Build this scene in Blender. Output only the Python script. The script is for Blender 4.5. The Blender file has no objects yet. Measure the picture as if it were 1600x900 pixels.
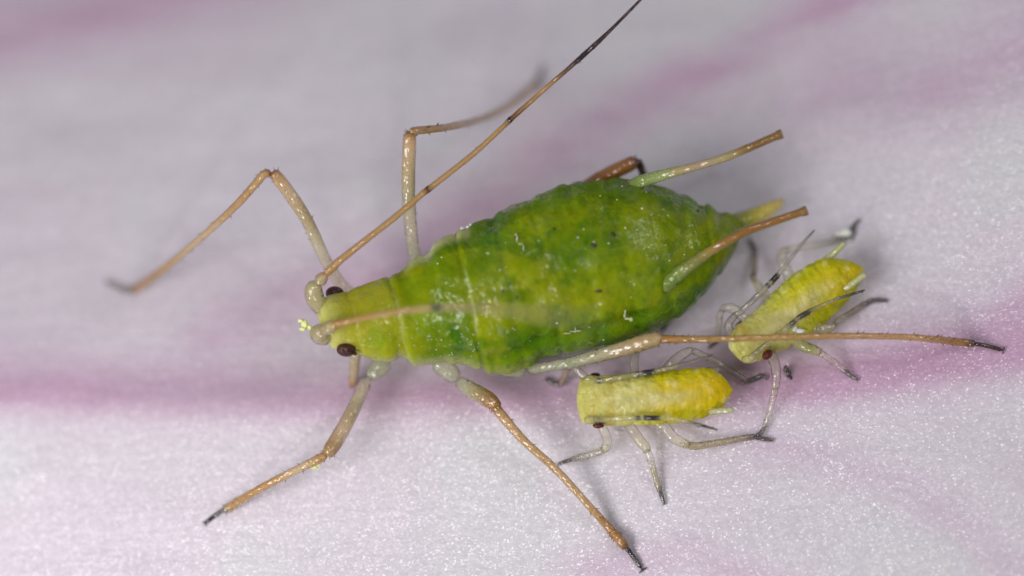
import bpy, math, random
import numpy as np

random.seed(7)
rng = np.random.RandomState(11)

# ------------------------------------------------------------------ camera
ALPHA = math.radians(28.8)          # tilt of the lens axis away from the vertical
CA, SA = math.cos(ALPHA), math.sin(ALPHA)
DIST = 60.0
C0 = np.array([0.0, 0.0, 1.75])     # centre of the plane of focus (petal lies near z = 0)
AX_U = np.array([1.0, 0.0, 0.0])
AX_V = np.array([0.0, CA, SA])
AX_W = np.array([0.0, -SA, CA])
FOCUS_W = -0.30

scene = bpy.context.scene
COL = scene.collection
cam_d = bpy.data.cameras.new("camera")
cam = bpy.data.objects.new("camera", cam_d)
COL.objects.link(cam)
cam.location = C0 + AX_W * DIST
cam.rotation_euler = (ALPHA, 0, 0)
cam_d.sensor_width = 36.0
cam_d.lens = 36.0 * DIST / 16.0
cam_d.clip_start = 1.0
cam_d.clip_end = 500.0
cam_d.dof.use_dof = True
cam_d.dof.focus_distance = DIST - FOCUS_W
cam_d.dof.aperture_fstop = cam_d.lens * 1e-3 / 4.4   # wide-open macro lens
scene.camera = cam

# ------------------------------------------------------------------ world and lamps
world = bpy.data.worlds.new("World")
scene.world = world
world.use_nodes = True
bg = world.node_tree.nodes["Background"]
bg.inputs[0].default_value = (0.88, 0.86, 0.92, 1)
bg.inputs[1].default_value = 0.22

def area(name, cam_dir, dist, size, power, color):
    d = bpy.data.lights.new(name, 'AREA')
    d.shape = 'DISK'
    d.size = size
    d.energy = power
    d.color = color
    o = bpy.data.objects.new(name, d)
    v = AX_U * cam_dir[0] + AX_V * cam_dir[1] + AX_W * cam_dir[2]
    v = v / np.linalg.norm(v)
    o.location = C0 + v * dist
    from mathutils import Vector
    o.rotation_euler = Vector(-v).to_track_quat('-Z', 'Y').to_euler()
    COL.objects.link(o)
    return o
area("flash_key", (-0.60, -0.26, 0.75), 30, 17.0, 7400, (1.0, 0.965, 0.94))
area("flash_key_tube", (-0.36, -0.58, 0.73), 29, 2.2, 1300, (1.0, 0.97, 0.94))
area("flash_fill", (0.60, 0.50, 0.75), 34, 14.0, 1900, (1.0, 0.975, 0.97))
area("flash_fill_tube", (0.40, 0.25, 0.88), 33, 2.0, 800, (1.0, 0.98, 0.97))

scene.view_settings.view_transform = 'Standard'
scene.view_settings.look = 'None'
scene.view_settings.exposure = 0.0
scene.view_settings.gamma = 1.0
scene.render.engine = 'CYCLES'
scene.cycles.use_denoising = True
scene.cycles.max_bounces = 10
scene.cycles.transparent_max_bounces = 24
scene.cycles.sample_clamp_indirect = 6.0

# ------------------------------------------------------------------ numpy noise
_perm = rng.rand(64, 64, 64).astype(np.float32)
def vnoise(x, y, z):
    x = np.asarray(x, float); y = np.asarray(y, float); z = np.asarray(z, float)
    x, y, z = np.broadcast_arrays(x, y, z)
    xi = np.floor(x).astype(int); yi = np.floor(y).astype(int); zi = np.floor(z).astype(int)
    fx = x - xi; fy = y - yi; fz = z - zi
    fx = fx*fx*(3-2*fx); fy = fy*fy*(3-2*fy); fz = fz*fz*(3-2*fz)
    r = 0
    for a in (0, 1):
        for b in (0, 1):
            for c in (0, 1):
                wgt = (fx if a else 1-fx)*(fy if b else 1-fy)*(fz if c else 1-fz)
                r = r + wgt*_perm[(xi+a) & 63, (yi+b) & 63, (zi+c) & 63]
    return r
def fbm(x, y, z, oct=4):
    r = 0; a = 0.5; t = 0
    for i in range(oct):
        r = r + a*vnoise(x*2**i+i*7.3, y*2**i+i*3.1, z*2**i+i*5.7); t += a; a *= 0.55
    return r/t
def sstep(a, b, x):
    t = np.clip((np.asarray(x, float)-a)/(b-a), 0, 1)
    return t*t*(3-2*t)
def gauss(x, s):
    return np.exp(-(np.asarray(x, float)/s)**2)
def lin(r, g, b):
    f = lambda c: (c/255/12.92 if c <= 10 else ((c/255+0.055)/1.055)**2.4)
    return np.array([f(r), f(g), f(b)])

# ------------------------------------------------------------------ the petal's relief
VX = np.array([-14., -8.3, -6.2, -4.1, -1.0, 1.0, 3.0, 4.5, 6.0, 8.0, 14.])
VY = np.array([-0.3, -0.62, -0.77, -0.95, -1.14, -1.20, -1.19, -1.14, -1.07, -0.82, 0.3])   # run of the main vein
_vc = np.polyfit(np.concatenate([VX]+[VX[1:10]]*3), np.concatenate([VY]+[VY[1:10]]*3), 4)
def vein_y(X):
    X = np.clip(X, -14, 14)
    return np.polyval(_vc, X)
def petal_z(X, Y):
    X = np.asarray(X, float); Y = np.asarray(Y, float)
    z = 0.115*X*0.88
    q = np.clip(X-2.5, 0, None)*0.35 + np.clip(Y-0.5, 0, None)*0.10
    z = z + 0.42*np.clip(q, 0, 3.2)**1.35*sstep(1.5, 6.5, X)*sstep(-2.0, 3.5, Y)
    d = Y - vein_y(X)
    k = 0.22
    below = 0.5*(np.sqrt(d*d+k*k)-d)              # >0 on the viewer's side of the vein
    z = z - 0.24*below + 0.05*np.sqrt(d*d+0.3)*sstep(6, 0, d)*(d > 0)*0
    z = z + 0.035*gauss(d+0.05, 0.40)*(0.7+0.6*vnoise(X*0.3, 0.5, 3.3))
    z = z + 0.22*(fbm(X*0.22, Y*0.30, 1.7, 3)-0.5) + 0.045*(fbm(X*0.55, Y*1.3, 9.7, 3)-0.5)
    return z

# ------------------------------------------------------------------ picture coordinates -> place
def world_pt(px, py, w):
    px = np.asarray(px, float); py = np.asarray(py, float); w = np.asarray(w, float)
    s = (DIST-w)/DIST
    U = (px-800)/100*s; V = (450-py)/100*s
    return C0 + U[..., None]*AX_U + V[..., None]*AX_V + w[..., None]*AX_W
def WH(px, py, h):
    """depth (along the lens axis) at which the sight line is h above the petal"""
    lo, hi = -12.0, 6.0
    for _ in range(40):
        m = 0.5*(lo+hi)
        p = world_pt(px, py, m)
        if p[2]-petal_z(p[0], p[1]) > h: hi = m
        else: lo = m
    return 0.5*(lo+hi)

# ------------------------------------------------------------------ materials
def newmat(name):
    m = bpy.data.materials.new(name); m.use_nodes = True
    nt = m.node_tree; nt.nodes.clear()
    out = nt.nodes.new("ShaderNodeOutputMaterial")
    b = nt.nodes.new("ShaderNodeBsdfPrincipled")
    nt.links.new(b.outputs[0], out.inputs[0])
    return m, nt, b, out
def N(nt, t, **kw):
    n = nt.nodes.new(t)
    for k, v in kw.items(): setattr(n, k, v)
    return n
def attr(nt, name="tint"):
    n = N(nt, "ShaderNodeAttribute"); n.attribute_name = name; return n
def noise(nt, scale, detail=3, vec=None):
    n = N(nt, "ShaderNodeTexNoise"); n.inputs["Scale"].default_value = scale; n.inputs["Detail"].default_value = detail
    if vec is not None: nt.links.new(vec, n.inputs["Vector"])
    return n
def math_n(nt, op, a, b=None, clamp=False):
    n = N(nt, "ShaderNodeMath", operation=op, use_clamp=clamp)
    for i, v in enumerate((a, b)):
        if v is None: continue
        if isinstance(v, (int, float)): n.inputs[i].default_value = v
        else: nt.links.new(v, n.inputs[i])
    return n.outputs[0]
def bump(nt, height, strength, dist, normal=None):
    n = N(nt, "ShaderNodeBump"); n.inputs["Strength"].default_value = strength; n.inputs["Distance"].default_value = dist
    nt.links.new(height, n.inputs["Height"])
    if normal is not None: nt.links.new(normal, n.inputs["Normal"])
    return n.outputs[0]

def facets(nt, vec, scale, tilt, normal=None, rnd=1.0):
    """tiny flat facets, each tilted its own way: waxy skin that glitters"""
    vo = N(nt, "ShaderNodeTexVoronoi", feature='F1'); vo.inputs["Scale"].default_value = scale
    vo.inputs["Randomness"].default_value = rnd
    nt.links.new(vec, vo.inputs["Vector"])
    a = N(nt, "ShaderNodeVectorMath", operation='SUBTRACT'); a.inputs[1].default_value = (0.5, 0.5, 0.5)
    nt.links.new(vo.outputs["Color"], a.inputs[0])
    k = N(nt, "ShaderNodeVectorMath", operation='SCALE'); k.inputs[3].default_value = tilt
    nt.links.new(a.outputs[0], k.inputs[0])
    if normal is None: normal = N(nt, "ShaderNodeNewGeometry").outputs["Normal"]
    p = N(nt, "ShaderNodeVectorMath", operation='ADD')
    nt.links.new(normal, p.inputs[0]); nt.links.new(k.outputs[0], p.inputs[1])
    n = N(nt, "ShaderNodeVectorMath", operation='NORMALIZE'); nt.links.new(p.outputs[0], n.inputs[0])
    return n.outputs[0]

def mat_petal():
    m, nt, b, out = newmat("petal_skin")
    a = attr(nt)
    geo = N(nt, "ShaderNodeNewGeometry")
    # slightly wavering rows of epidermal cells
    warp = noise(nt, 0.45, 1, geo.outputs["Position"])
    off = N(nt, "ShaderNodeVectorMath", operation='SCALE'); off.inputs[3].default_value = 0.6
    nt.links.new(warp.outputs["Color"], off.inputs[0])
    add = N(nt, "ShaderNodeVectorMath", operation='ADD')
    nt.links.new(geo.outputs["Position"], add.inputs[0]); nt.links.new(off.outputs[0], add.inputs[1])
    mp = N(nt, "ShaderNodeMapping"); mp.inputs["Rotation"].default_value = (0, 0, math.radians(14))
    mp.inputs["Scale"].default_value = (0.74, 1.0, 0.74)
    nt.links.new(add.outputs[0], mp.inputs[0])
    vo = N(nt, "ShaderNodeTexVoronoi", feature='F1'); vo.inputs["Scale"].default_value = 21.0
    vo.inputs["Randomness"].default_value = 0.9
    nt.links.new(mp.outputs[0], vo.inputs["Vector"])
    dome = math_n(nt, 'MULTIPLY', vo.outputs["Distance"], vo.outputs["Distance"])
    dome = math_n(nt, 'SUBTRACT', 0.45, dome)
    # every cell bulges by its own amount
    sep = N(nt, "ShaderNodeSeparateColor"); nt.links.new(vo.outputs["Color"], sep.inputs[0])
    amp = math_n(nt, 'MULTIPLY', sep.outputs[0], 1.0)
    amp = math_n(nt, 'ADD', amp, 0.25)
    dome = math_n(nt, 'MULTIPLY', dome, amp)
    fine = noise(nt, 34.0, 3, mp.outputs[0])
    fine_h = math_n(nt, 'MULTIPLY', fine.outputs[0], 0.22)
    h = math_n(nt, 'ADD', dome, fine_h)
    # long shallow striations
    mp2 = N(nt, "ShaderNodeMapping"); mp2.inputs["Rotation"].default_value = (0, 0, math.radians(9))
    mp2.inputs["Scale"].default_value = (0.12, 1.0, 0.4)
    nt.links.new(add.outputs[0], mp2.inputs[0])
    st = noise(nt, 7.0, 4, mp2.outputs[0])
    n1 = bump(nt, st.outputs[0], 0.45, 0.03)
    n2 = bump(nt, h, 0.4, 0.008, n1)
    nt.links.new(n2, b.inputs["Normal"])
    nt.links.new(facets(nt, mp.outputs[0], 50.0, 0.95, n1), b.inputs["Coat Normal"])
    b.inputs["Coat Weight"].default_value = 1.0
    rv = noise(nt, 1.3, 3, geo.outputs["Position"])
    rr_ = N(nt, "ShaderNodeMapRange"); rr_.inputs[1].default_value = 0.35; rr_.inputs[2].default_value = 0.65
    rr_.inputs[3].default_value = 0.21; rr_.inputs[4].default_value = 0.30
    nt.links.new(rv.outputs[0], rr_.inputs[0]); nt.links.new(rr_.outputs[0], b.inputs["Coat Roughness"])
    b.inputs["Coat IOR"].default_value = 1.5
    # mottled tint from cell to cell
    mix = N(nt, "ShaderNodeMix", data_type='RGBA', blend_type='MULTIPLY')
    ramp = N(nt, "ShaderNodeMapRange"); ramp.inputs[3].default_value = 0.92; ramp.inputs[4].default_value = 1.05
    nt.links.new(sep.outputs[1], ramp.inputs[0])
    mix.inputs[0].default_value = 1.0
    nt.links.new(a.outputs["Color"], mix.inputs[6]); nt.links.new(ramp.outputs[0], mix.inputs[7])
    nt.links.new(mix.outputs[2], b.inputs["Base Color"])
    b.inputs["Roughness"].default_value = 0.42
    b.inputs["Specular IOR Level"].default_value = 0.4
    return m

def mat_body(name, bump_d=0.02, sss=0.45, rough=0.33, scale=1.0, coat=0.6, tilt=0.38, sss_scale=0.8):
    m, nt, b, out = newmat(name)
    a = attr(nt)
    nt.links.new(a.outputs["Color"], b.inputs["Base Color"])
    tc = N(nt, "ShaderNodeTexCoord")
    v1 = N(nt, "ShaderNodeTexVoronoi", feature='SMOOTH_F1'); v1.inputs["Scale"].default_value = 20*scale
    nt.links.new(tc.outputs["Object"], v1.inputs["Vector"])
    n1 = noise(nt, 9*scale, 5, tc.outputs["Object"])
    n2 = noise(nt, 2.2*scale, 4, tc.outputs["Object"])
    h = math_n(nt, 'ADD', math_n(nt, 'MULTIPLY', v1.outputs["Distance"], 0.35), math_n(nt, 'ADD', n1.outputs[0], math_n(nt, 'MULTIPLY', n2.outputs[0], 2.2)))
    nt.links.new(bump(nt, h, 0.55, bump_d*2), b.inputs["Normal"])
    r = N(nt, "ShaderNodeMapRange"); r.inputs[1].default_value = 0.3; r.inputs[2].default_value = 0.7
    r.inputs[3].default_value = rough-0.08; r.inputs[4].default_value = rough+0.2
    nt.links.new(n2.outputs[0], r.inputs[0]); nt.links.new(r.outputs[0], b.inputs["Roughness"])
    b.inputs["Specular IOR Level"].default_value = 0.04
    n6 = noise(nt, 1.7*scale, 3, tc.outputs["Object"])
    cw = N(nt, "ShaderNodeMapRange"); cw.inputs[1].default_value = 0.47; cw.inputs[2].default_value = 0.58
    cw.inputs[3].default_value = coat*0.08; cw.inputs[4].default_value = coat
    nt.links.new(n6.outputs[0], cw.inputs[0]); nt.links.new(cw.outputs[0], b.inputs["Coat Weight"])
    b.inputs["Coat Roughness"].default_value = 0.10
    n5 = noise(nt, 26*scale, 3, tc.outputs["Object"])
    h5 = math_n(nt, 'ADD', h, math_n(nt, 'MULTIPLY', n5.outputs[0], 0.8))
    nt.links.new(facets(nt, tc.outputs["Object"], 20*math.sqrt(scale), tilt, bump(nt, h, 0.6, bump_d*2.0)), b.inputs["Coat Normal"])
    b.inputs["Subsurface Weight"].default_value = sss
    b.inputs["Subsurface Radius"].default_value = (0.45, 0.60, 0.10)
    b.inputs["Subsurface Scale"].default_value = sss_scale
    return m

def mat_limb():
    """horny limb skin: tint and opacity come from the limb's own pigment"""
    m, nt, b, out = newmat("limb_cuticle")
    a = attr(nt)
    tc = N(nt, "ShaderNodeTexCoord")
    n1 = noise(nt, 26, 3, tc.outputs["Object"])
    mix = N(nt, "ShaderNodeMix", data_type='RGBA', blend_type='MULTIPLY'); mix.inputs[0].default_value = 1.0
    r = N(nt, "ShaderNodeMapRange"); r.inputs[1].default_value = 0.3; r.inputs[2].default_value = 0.7
    r.inputs[3].default_value = 0.84; r.inputs[4].default_value = 1.12
    nt.links.new(n1.outputs[0], r.inputs[0])
    nt.links.new(a.outputs["Color"], mix.inputs[6]); nt.links.new(r.outputs[0], mix.inputs[7])
    nt.links.new(mix.outputs[2], b.inputs["Base Color"])
    nt.links.new(bump(nt, n1.outputs[0], 0.5, 0.03), b.inputs["Normal"])
    b.inputs["Roughness"].default_value = 0.30
    b.inputs["Specular IOR Level"].default_value = 0.4
    n2 = noise(nt, 14, 4, tc.outputs["Object"])
    hb = facets(nt, tc.outputs["Object"], 20.0, 0.60)
    gl = N(nt, "ShaderNodeBsdfGlossy"); gl.inputs["Roughness"].default_value = 0.16
    nt.links.new(hb, gl.inputs["Normal"])
    fr = N(nt, "ShaderNodeFresnel"); fr.inputs["IOR"].default_value = 1.5
    nt.links.new(hb, fr.inputs["Normal"])
    tr = N(nt, "ShaderNodeBsdfTransparent")
    tr.inputs[0].default_value = (0.97, 0.96, 0.92, 1)
    tl = N(nt, "ShaderNodeBsdfTranslucent"); nt.links.new(mix.outputs[2], tl.inputs[0])
    m0 = N(nt, "ShaderNodeMixShader"); m0.inputs[0].default_value = 0.35
    nt.links.new(b.outputs[0], m0.inputs[1]); nt.links.new(tl.outputs[0], m0.inputs[2])
    rf = N(nt, "ShaderNodeBsdfRefraction"); rf.inputs["IOR"].default_value = 1.22; rf.inputs["Roughness"].default_value = 0.04
    rf.inputs[0].default_value = (0.97, 0.96, 0.92, 1)
    m9 = N(nt, "ShaderNodeMixShader"); m9.inputs[0].default_value = 0.55
    nt.links.new(tr.outputs[0], m9.inputs[1]); nt.links.new(rf.outputs[0], m9.inputs[2])
    ms = N(nt, "ShaderNodeMixShader")
    nt.links.new(a.outputs["Alpha"], ms.inputs[0])
    nt.links.new(m9.outputs[0], ms.inputs[1]); nt.links.new(m0.outputs[0], ms.inputs[2])
    m2 = N(nt, "ShaderNodeMixShader")
    gb = N(nt, "ShaderNodeNewGeometry")
    ff = math_n(nt, 'MULTIPLY', math_n(nt, 'MULTIPLY', fr.outputs[0], 1.9), math_n(nt, 'SUBTRACT', 1.0, gb.outputs["Backfacing"]), True)
    nt.links.new(ff, m2.inputs[0]); nt.links.new(ms.outputs[0], m2.inputs[1]); nt.links.new(gl.outputs[0], m2.inputs[2])
    nt.links.new(m2.outputs[0], out.inputs[0])
    return m

def mat_eye(name, col):
    m, nt, b, out = newmat(name)
    tc = N(nt, "ShaderNodeTexCoord")
    v = N(nt, "ShaderNodeTexVoronoi", feature='F1'); v.inputs["Scale"].default_value = 42
    nt.links.new(tc.outputs["Object"], v.inputs["Vector"])
    r = N(nt, "ShaderNodeValToRGB")
    r.color_ramp.elements[0].color = (*[c*1.5 for c in col], 1); r.color_ramp.elements[1].color = (*[c*0.4 for c in col], 1)
    r.color_ramp.elements[1].position = 0.7
    nt.links.new(v.outputs["Distance"], r.inputs[0]); nt.links.new(r.outputs[0], b.inputs["Base Color"])
    h = math_n(nt, 'SUBTRACT', 1.0, v.outputs["Distance"])
    nt.links.new(bump(nt, h, 0.6, 0.02), b.inputs["Normal"])
    b.inputs["Roughness"].default_value = 0.22
    b.inputs["Specular IOR Level"].default_value = 0.5
    return m

def mat_plain(name, col, rough=0.6, sss=0.3):
    m, nt, b, out = newmat(name)
    tc = N(nt, "ShaderNodeTexCoord")
    n1 = noise(nt, 18, 3, tc.outputs["Object"])
    r = N(nt, "ShaderNodeValToRGB")
    r.color_ramp.elements[0].color = (*[c*0.75 for c in col], 1); r.color_ramp.elements[1].color = (*[min(1, c*1.15) for c in col], 1)
    nt.links.new(n1.outputs[0], r.inputs[0]); nt.links.new(r.outputs[0], b.inputs["Base Color"])
    nt.links.new(bump(nt, n1.outputs[0], 0.6, 0.03), b.inputs["Normal"])
    b.inputs["Roughness"].default_value = rough
    b.inputs["Subsurface Weight"].default_value = sss
    b.inputs["Subsurface Radius"].default_value = (0.1, 0.1, 0.06)
    return m

M_PETAL = mat_petal()
M_BODY = mat_body("green_body_skin", sss=0.85, coat=0.95, tilt=0.34)
M_NYMPH = mat_body("yellow_nymph_skin", bump_d=0.014, sss=0.85, rough=0.30, scale=1.8, coat=0.6, tilt=0.26, sss_scale=0.3)
M_LIMB = mat_limb()
M_EYE = mat_eye("maroon_eye", (0.065, 0.009, 0.007))
M_THREAD = mat_plain("dull_wax", (0.50, 0.54, 0.36), 0.3, 0.5)
M_EYE_RED = mat_eye("red_nymph_eye", (0.13, 0.008, 0.004))
M_WAX_GLINT = mat_plain("white_wax_and_glint", (0.82, 0.84, 0.80), 0.35)  # white of the wax scraps, also of the glint specks on the back
M_POLLEN = mat_plain("pale_yellow_scrap", (0.80, 0.84, 0.38), 0.5, 0.4)
M_DARK = mat_plain("dark_scrap", (0.06, 0.05, 0.05), 0.15, 0.0)
M_SPOT = mat_plain("brown_pit", (0.05, 0.035, 0.012), 0.45, 0.0)

# ------------------------------------------------------------------ mesh helpers
def mesh_obj(name, verts, faces, mat, parent=None, origin=(0, 0, 0), tint=None, smooth=True):
    verts = np.asarray(verts, float) - np.asarray(origin, float)
    me = bpy.data.meshes.new(name)
    me.from_pydata(verts.tolist(), [], faces)
    if smooth: me.polygons.foreach_set("use_smooth", np.ones(len(me.polygons), bool))
    if tint is not None:
        ca = me.color_attributes.new("tint", 'FLOAT_COLOR', 'POINT')
        t = np.ones((len(verts), 4)); tint = np.asarray(tint); t[:, :tint.shape[1]] = tint
        ca.data.foreach_set("color", t.ravel())
    me.materials.append(mat)
    me.update()
    o = bpy.data.objects.new(name, me)
    COL.objects.link(o)
    if parent is not None: o.parent = parent
    return o
def empty(name, loc=(0, 0, 0), parent=None):
    o = bpy.data.objects.new(name, None)
    o.empty_display_size = 0.2
    o.location = loc
    COL.objects.link(o)
    if parent is not None: o.parent = parent
    return o
def tag(o, label, cat, group=None, kind=None):
    o["label"] = label
    if cat: o["category"] = cat
    if group: o["group"] = group
    if kind: o["kind"] = kind

def grid_faces(n, m, wrap=True, cap0=True, cap1=True):
    f = []
    for i in range(n-1):
        for j in range(m if wrap else m-1):
            k = (j+1) % m
            f.append((i*m+j, (i+1)*m+j, (i+1)*m+k, i*m+k))
    if cap0: f.append(tuple(range(m)))
    if cap1: f.append(tuple(range(n*m-1, (n-1)*m-1, -1)))
    return f

def catmull(P, n):
    """P: k x d control rows -> n samples, evenly spaced in the first two columns"""
    P = np.asarray(P, float)
    Q = np.vstack([2*P[0]-P[1], P, 2*P[-1]-P[-2]])
    out = []
    for i in range(1, len(Q)-2):
        p0, p1, p2, p3 = Q[i-1], Q[i], Q[i+1], Q[i+2]
        for t in np.linspace(0, 1, 24, endpoint=False):
            out.append(0.5*((2*p1)+(-p0+p2)*t+(2*p0-5*p1+4*p2-p3)*t*t+(-p0+3*p1-3*p2+p3)*t**3))
    out.append(P[-1]); out = np.array(out)
    d = np.r_[0, np.cumsum(np.linalg.norm(np.diff(out[:, :3]*[1, 1, 100][:3], axis=0), axis=1))]
    s = np.linspace(0, d[-1], n)
    return np.column_stack([np.interp(s, d, out[:, c]) for c in range(out.shape[1])])

def tube_data(ctrl, n=40, m=14, rough=0.0, rings=0.0, ring_step=0.05, setae=0, seta_len=0.07, round_ends=True, seed=0):
    """ctrl rows: px, py, radius px, w, r, g, b, alpha"""
    S = catmull(ctrl, n)
    C = world_pt(S[:, 0], S[:, 1], S[:, 3])
    R = np.clip(S[:, 2]*0.93, 0.6, None)/100*(DIST-S[:, 3])/DIST
    T = np.gradient(C, axis=0); T /= np.linalg.norm(T, axis=1)[:, None]
    L = np.r_[0, np.cumsum(np.linalg.norm(np.diff(C, axis=0), axis=1))]
    if round_ends:
        for e, dd in ((0, L), (1, L[-1]-L)):
            k = np.clip(dd/(R*0.9+1e-6), 0, 1)
            R = R*np.sqrt(np.clip(1-(1-k)**2, 0.03, 1))
    up = AX_W
    A = np.cross(T, up); A /= np.linalg.norm(A, axis=1)[:, None]+1e-9
    B = np.cross(A, T)
    th = np.linspace(0, 2*np.pi, m, endpoint=False)
    V = np.empty((n, m, 3))
    rr = R[:, None]*np.ones((1, m))
    if rings: rr = rr*(1+rings*(np.abs(((L/ring_step) % 1)-0.5)*2)[:, None])
    if rough: rr = rr*(1+rough*(fbm(L[:, None]*9+seed*3.3, np.cos(th)[None]*1.6+5, np.sin(th)[None]*1.6+seed, 3)-0.5)*2)
    V = C[:, None]+rr[..., None]*(np.cos(th)[None, :, None]*A[:, None]+np.sin(th)[None, :, None]*B[:, None])
    verts = V.reshape(-1, 3); faces = grid_faces(n, m)
    tint = np.repeat(np.clip(S[:, 4:8], 0, 1), m, axis=0)
    if setae:
        r2 = np.random.RandomState(100+seed)
        vs, fs, ts = [verts], list(faces), [tint]; base = len(verts)
        for q in range(setae):
            i = int(r2.uniform(0.06, 0.97)*(n-1)); a = r2.uniform(0, 2*np.pi)
            nrm = math.cos(a)*A[i]+math.sin(a)*B[i]
            p = C[i]+nrm*R[i]*0.9
            tip = p+(nrm*0.75+T[i]*0.55)*seta_len*r2.uniform(0.6, 1.2)
            side = np.cross(nrm, T[i]); w_ = 0.012
            vs.append(np.array([p+side*w_, p-side*w_*0.5+T[i]*w_, p-side*w_*0.5-T[i]*w_, tip]))
            fs += [(base, base+1, base+3), (base+1, base+2, base+3), (base+2, base, base+3)]
            c = np.clip(S[i, 4:8]*[0.7, 0.65, 0.6, 1], 0, 1); c[3] = max(c[3], 0.75)
            ts.append(np.repeat(c[None], 4, 0)); base += 4
        verts = np.vstack(vs); faces = fs; tint = np.vstack(ts)
    return verts, faces, tint

def tube(name, ctrl, parent, origin, **kw):
    v, f, t = tube_data(ctrl, **kw)
    return mesh_obj(name, v, f, M_LIMB, parent, origin, t)

def join_data(parts):
    V, F, T = [], [], []; b = 0
    for v, f, t in parts:
        V.append(v); T.append(t); F += [tuple(i+b for i in q) for q in f]; b += len(v)
    return np.vstack(V), F, np.vstack(T)

def ellipsoid_data(px, py, w, ax, n=18, m=24, tint=(1, 1, 1, 1), lump=0.0, seed=0):
    """ax: (rx, ry, rw) in px along the picture axes"""
    c = world_pt(px, py, w)
    ph = np.linspace(0.02, np.pi-0.02, n); th = np.linspace(0, 2*np.pi, m, endpoint=False)
    P, Tt = np.meshgrid(ph, th, indexing='ij')
    x = np.sin(P)*np.cos(Tt); y = np.sin(P)*np.sin(Tt); z = np.cos(P)
    k = 1+lump*(fbm(x*2+seed, y*2+3, z*2+seed*2, 3)-0.5)*2
    v = c+(x*k)[..., None]*AX_U*ax[0]/100+(y*k)[..., None]*AX_V*ax[1]/100+(z*k)[..., None]*AX_W*ax[2]/100
    return v.reshape(-1, 3), grid_faces(n, m), np.repeat(np.array(tint, float)[None], n*m, 0)

def loft(a0, a1, upper, lower, depth, ns, nt_, disp, colour, smooth_px=3.0, end=14.0):
    """skin stretched between the two flank outlines; returns verts, faces, tint"""
    a0 = np.array(a0, float); a1 = np.array(a1, float)
    L = np.linalg.norm(a1-a0); e = (a1-a0)/L; nrm = np.array([e[1], -e[0]])   # nrm points up in the picture
    def prof(pts):
        p = np.array(pts, float)-a0
        s = p@e; n = p@nrm
        o = np.argsort(s); return s[o], n[o]
    s = np.linspace(0, 1, ns); s = L*(0.5-0.5*np.cos(np.pi*s)*(0.55+0.45*np.abs(np.cos(np.pi*s))))
    s = np.sort(s)
    fine = np.arange(-60, L+60, 0.5)
    def ev(pts):
        ss, nn = prof(pts)
        y = np.interp(fine, ss, nn)
        k = np.exp(-(np.arange(-40, 41)*0.5/smooth_px)**2); k /= k.sum()
        y = np.convolve(np.pad(y, 40, 'edge'), k, 'valid')
        return np.interp(s, fine, y)
    nu = ev(upper); nl = ev(lower)
    dc = np.array([depth(t) for t in s/L]); wc = dc[:, 0]; dd = dc[:, 1]
    k0 = np.sqrt(np.clip(1-(1-np.clip(s/end, 0, 1))**2, 0.0004, 1)); k1 = np.sqrt(np.clip(1-(1-np.clip((L-s)/(end*2.2), 0, 1))**2, 0.0004, 1))
    k = k0*k1
    cn = (nu+nl)/2; a = (nu-nl)/2*k; dd = dd*k
    th = np.linspace(0, 2*np.pi, nt_, endpoint=False)
    S = np.repeat(s[:, None], nt_, 1); TH = np.repeat(th[None], ns, 0)
    cs, sn = np.cos(TH), np.sin(TH)
    px0 = a0[0]+e[0]*S+nrm[0]*(cn[:, None]+a[:, None]*cs); py0 = a0[1]+e[1]*S+nrm[1]*(cn[:, None]+a[:, None]*cs)
    w0 = wc[:, None]+dd[:, None]*sn
    mlt = disp(S, TH, px0, py0, w0)
    n = cn[:, None]+a[:, None]*cs*mlt; w = wc[:, None]+dd[:, None]*sn*mlt
    px = a0[0]+e[0]*S+nrm[0]*n; py = a0[1]+e[1]*S+nrm[1]*n
    V = world_pt(px, py, w).reshape(-1, 3)
    T = colour(S, TH, px, py, w).reshape(-1, 3)
    return V, grid_faces(ns, nt_), T

def mixc(a, b, t):
    return a*(1-t[..., None])+b*t[..., None]

# ------------------------------------------------------------------ PETAL
def seg_dist(X, Y, pts):
    d = np.full(X.shape, 1e9)
    for (x0, y0), (x1, y1) in zip(pts[:-1], pts[1:]):
        vx, vy = x1-x0, y1-y0
        t = np.clip(((X-x0)*vx+(Y-y0)*vy)/(vx*vx+vy*vy), 0, 1)
        d = np.minimum(d, np.hypot(X-x0-t*vx, Y-y0-t*vy))
    return d
def on_petal(px, py):
    p = world_pt(px, py, WH(px, py, 0.0)); return (p[0], p[1])

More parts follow.
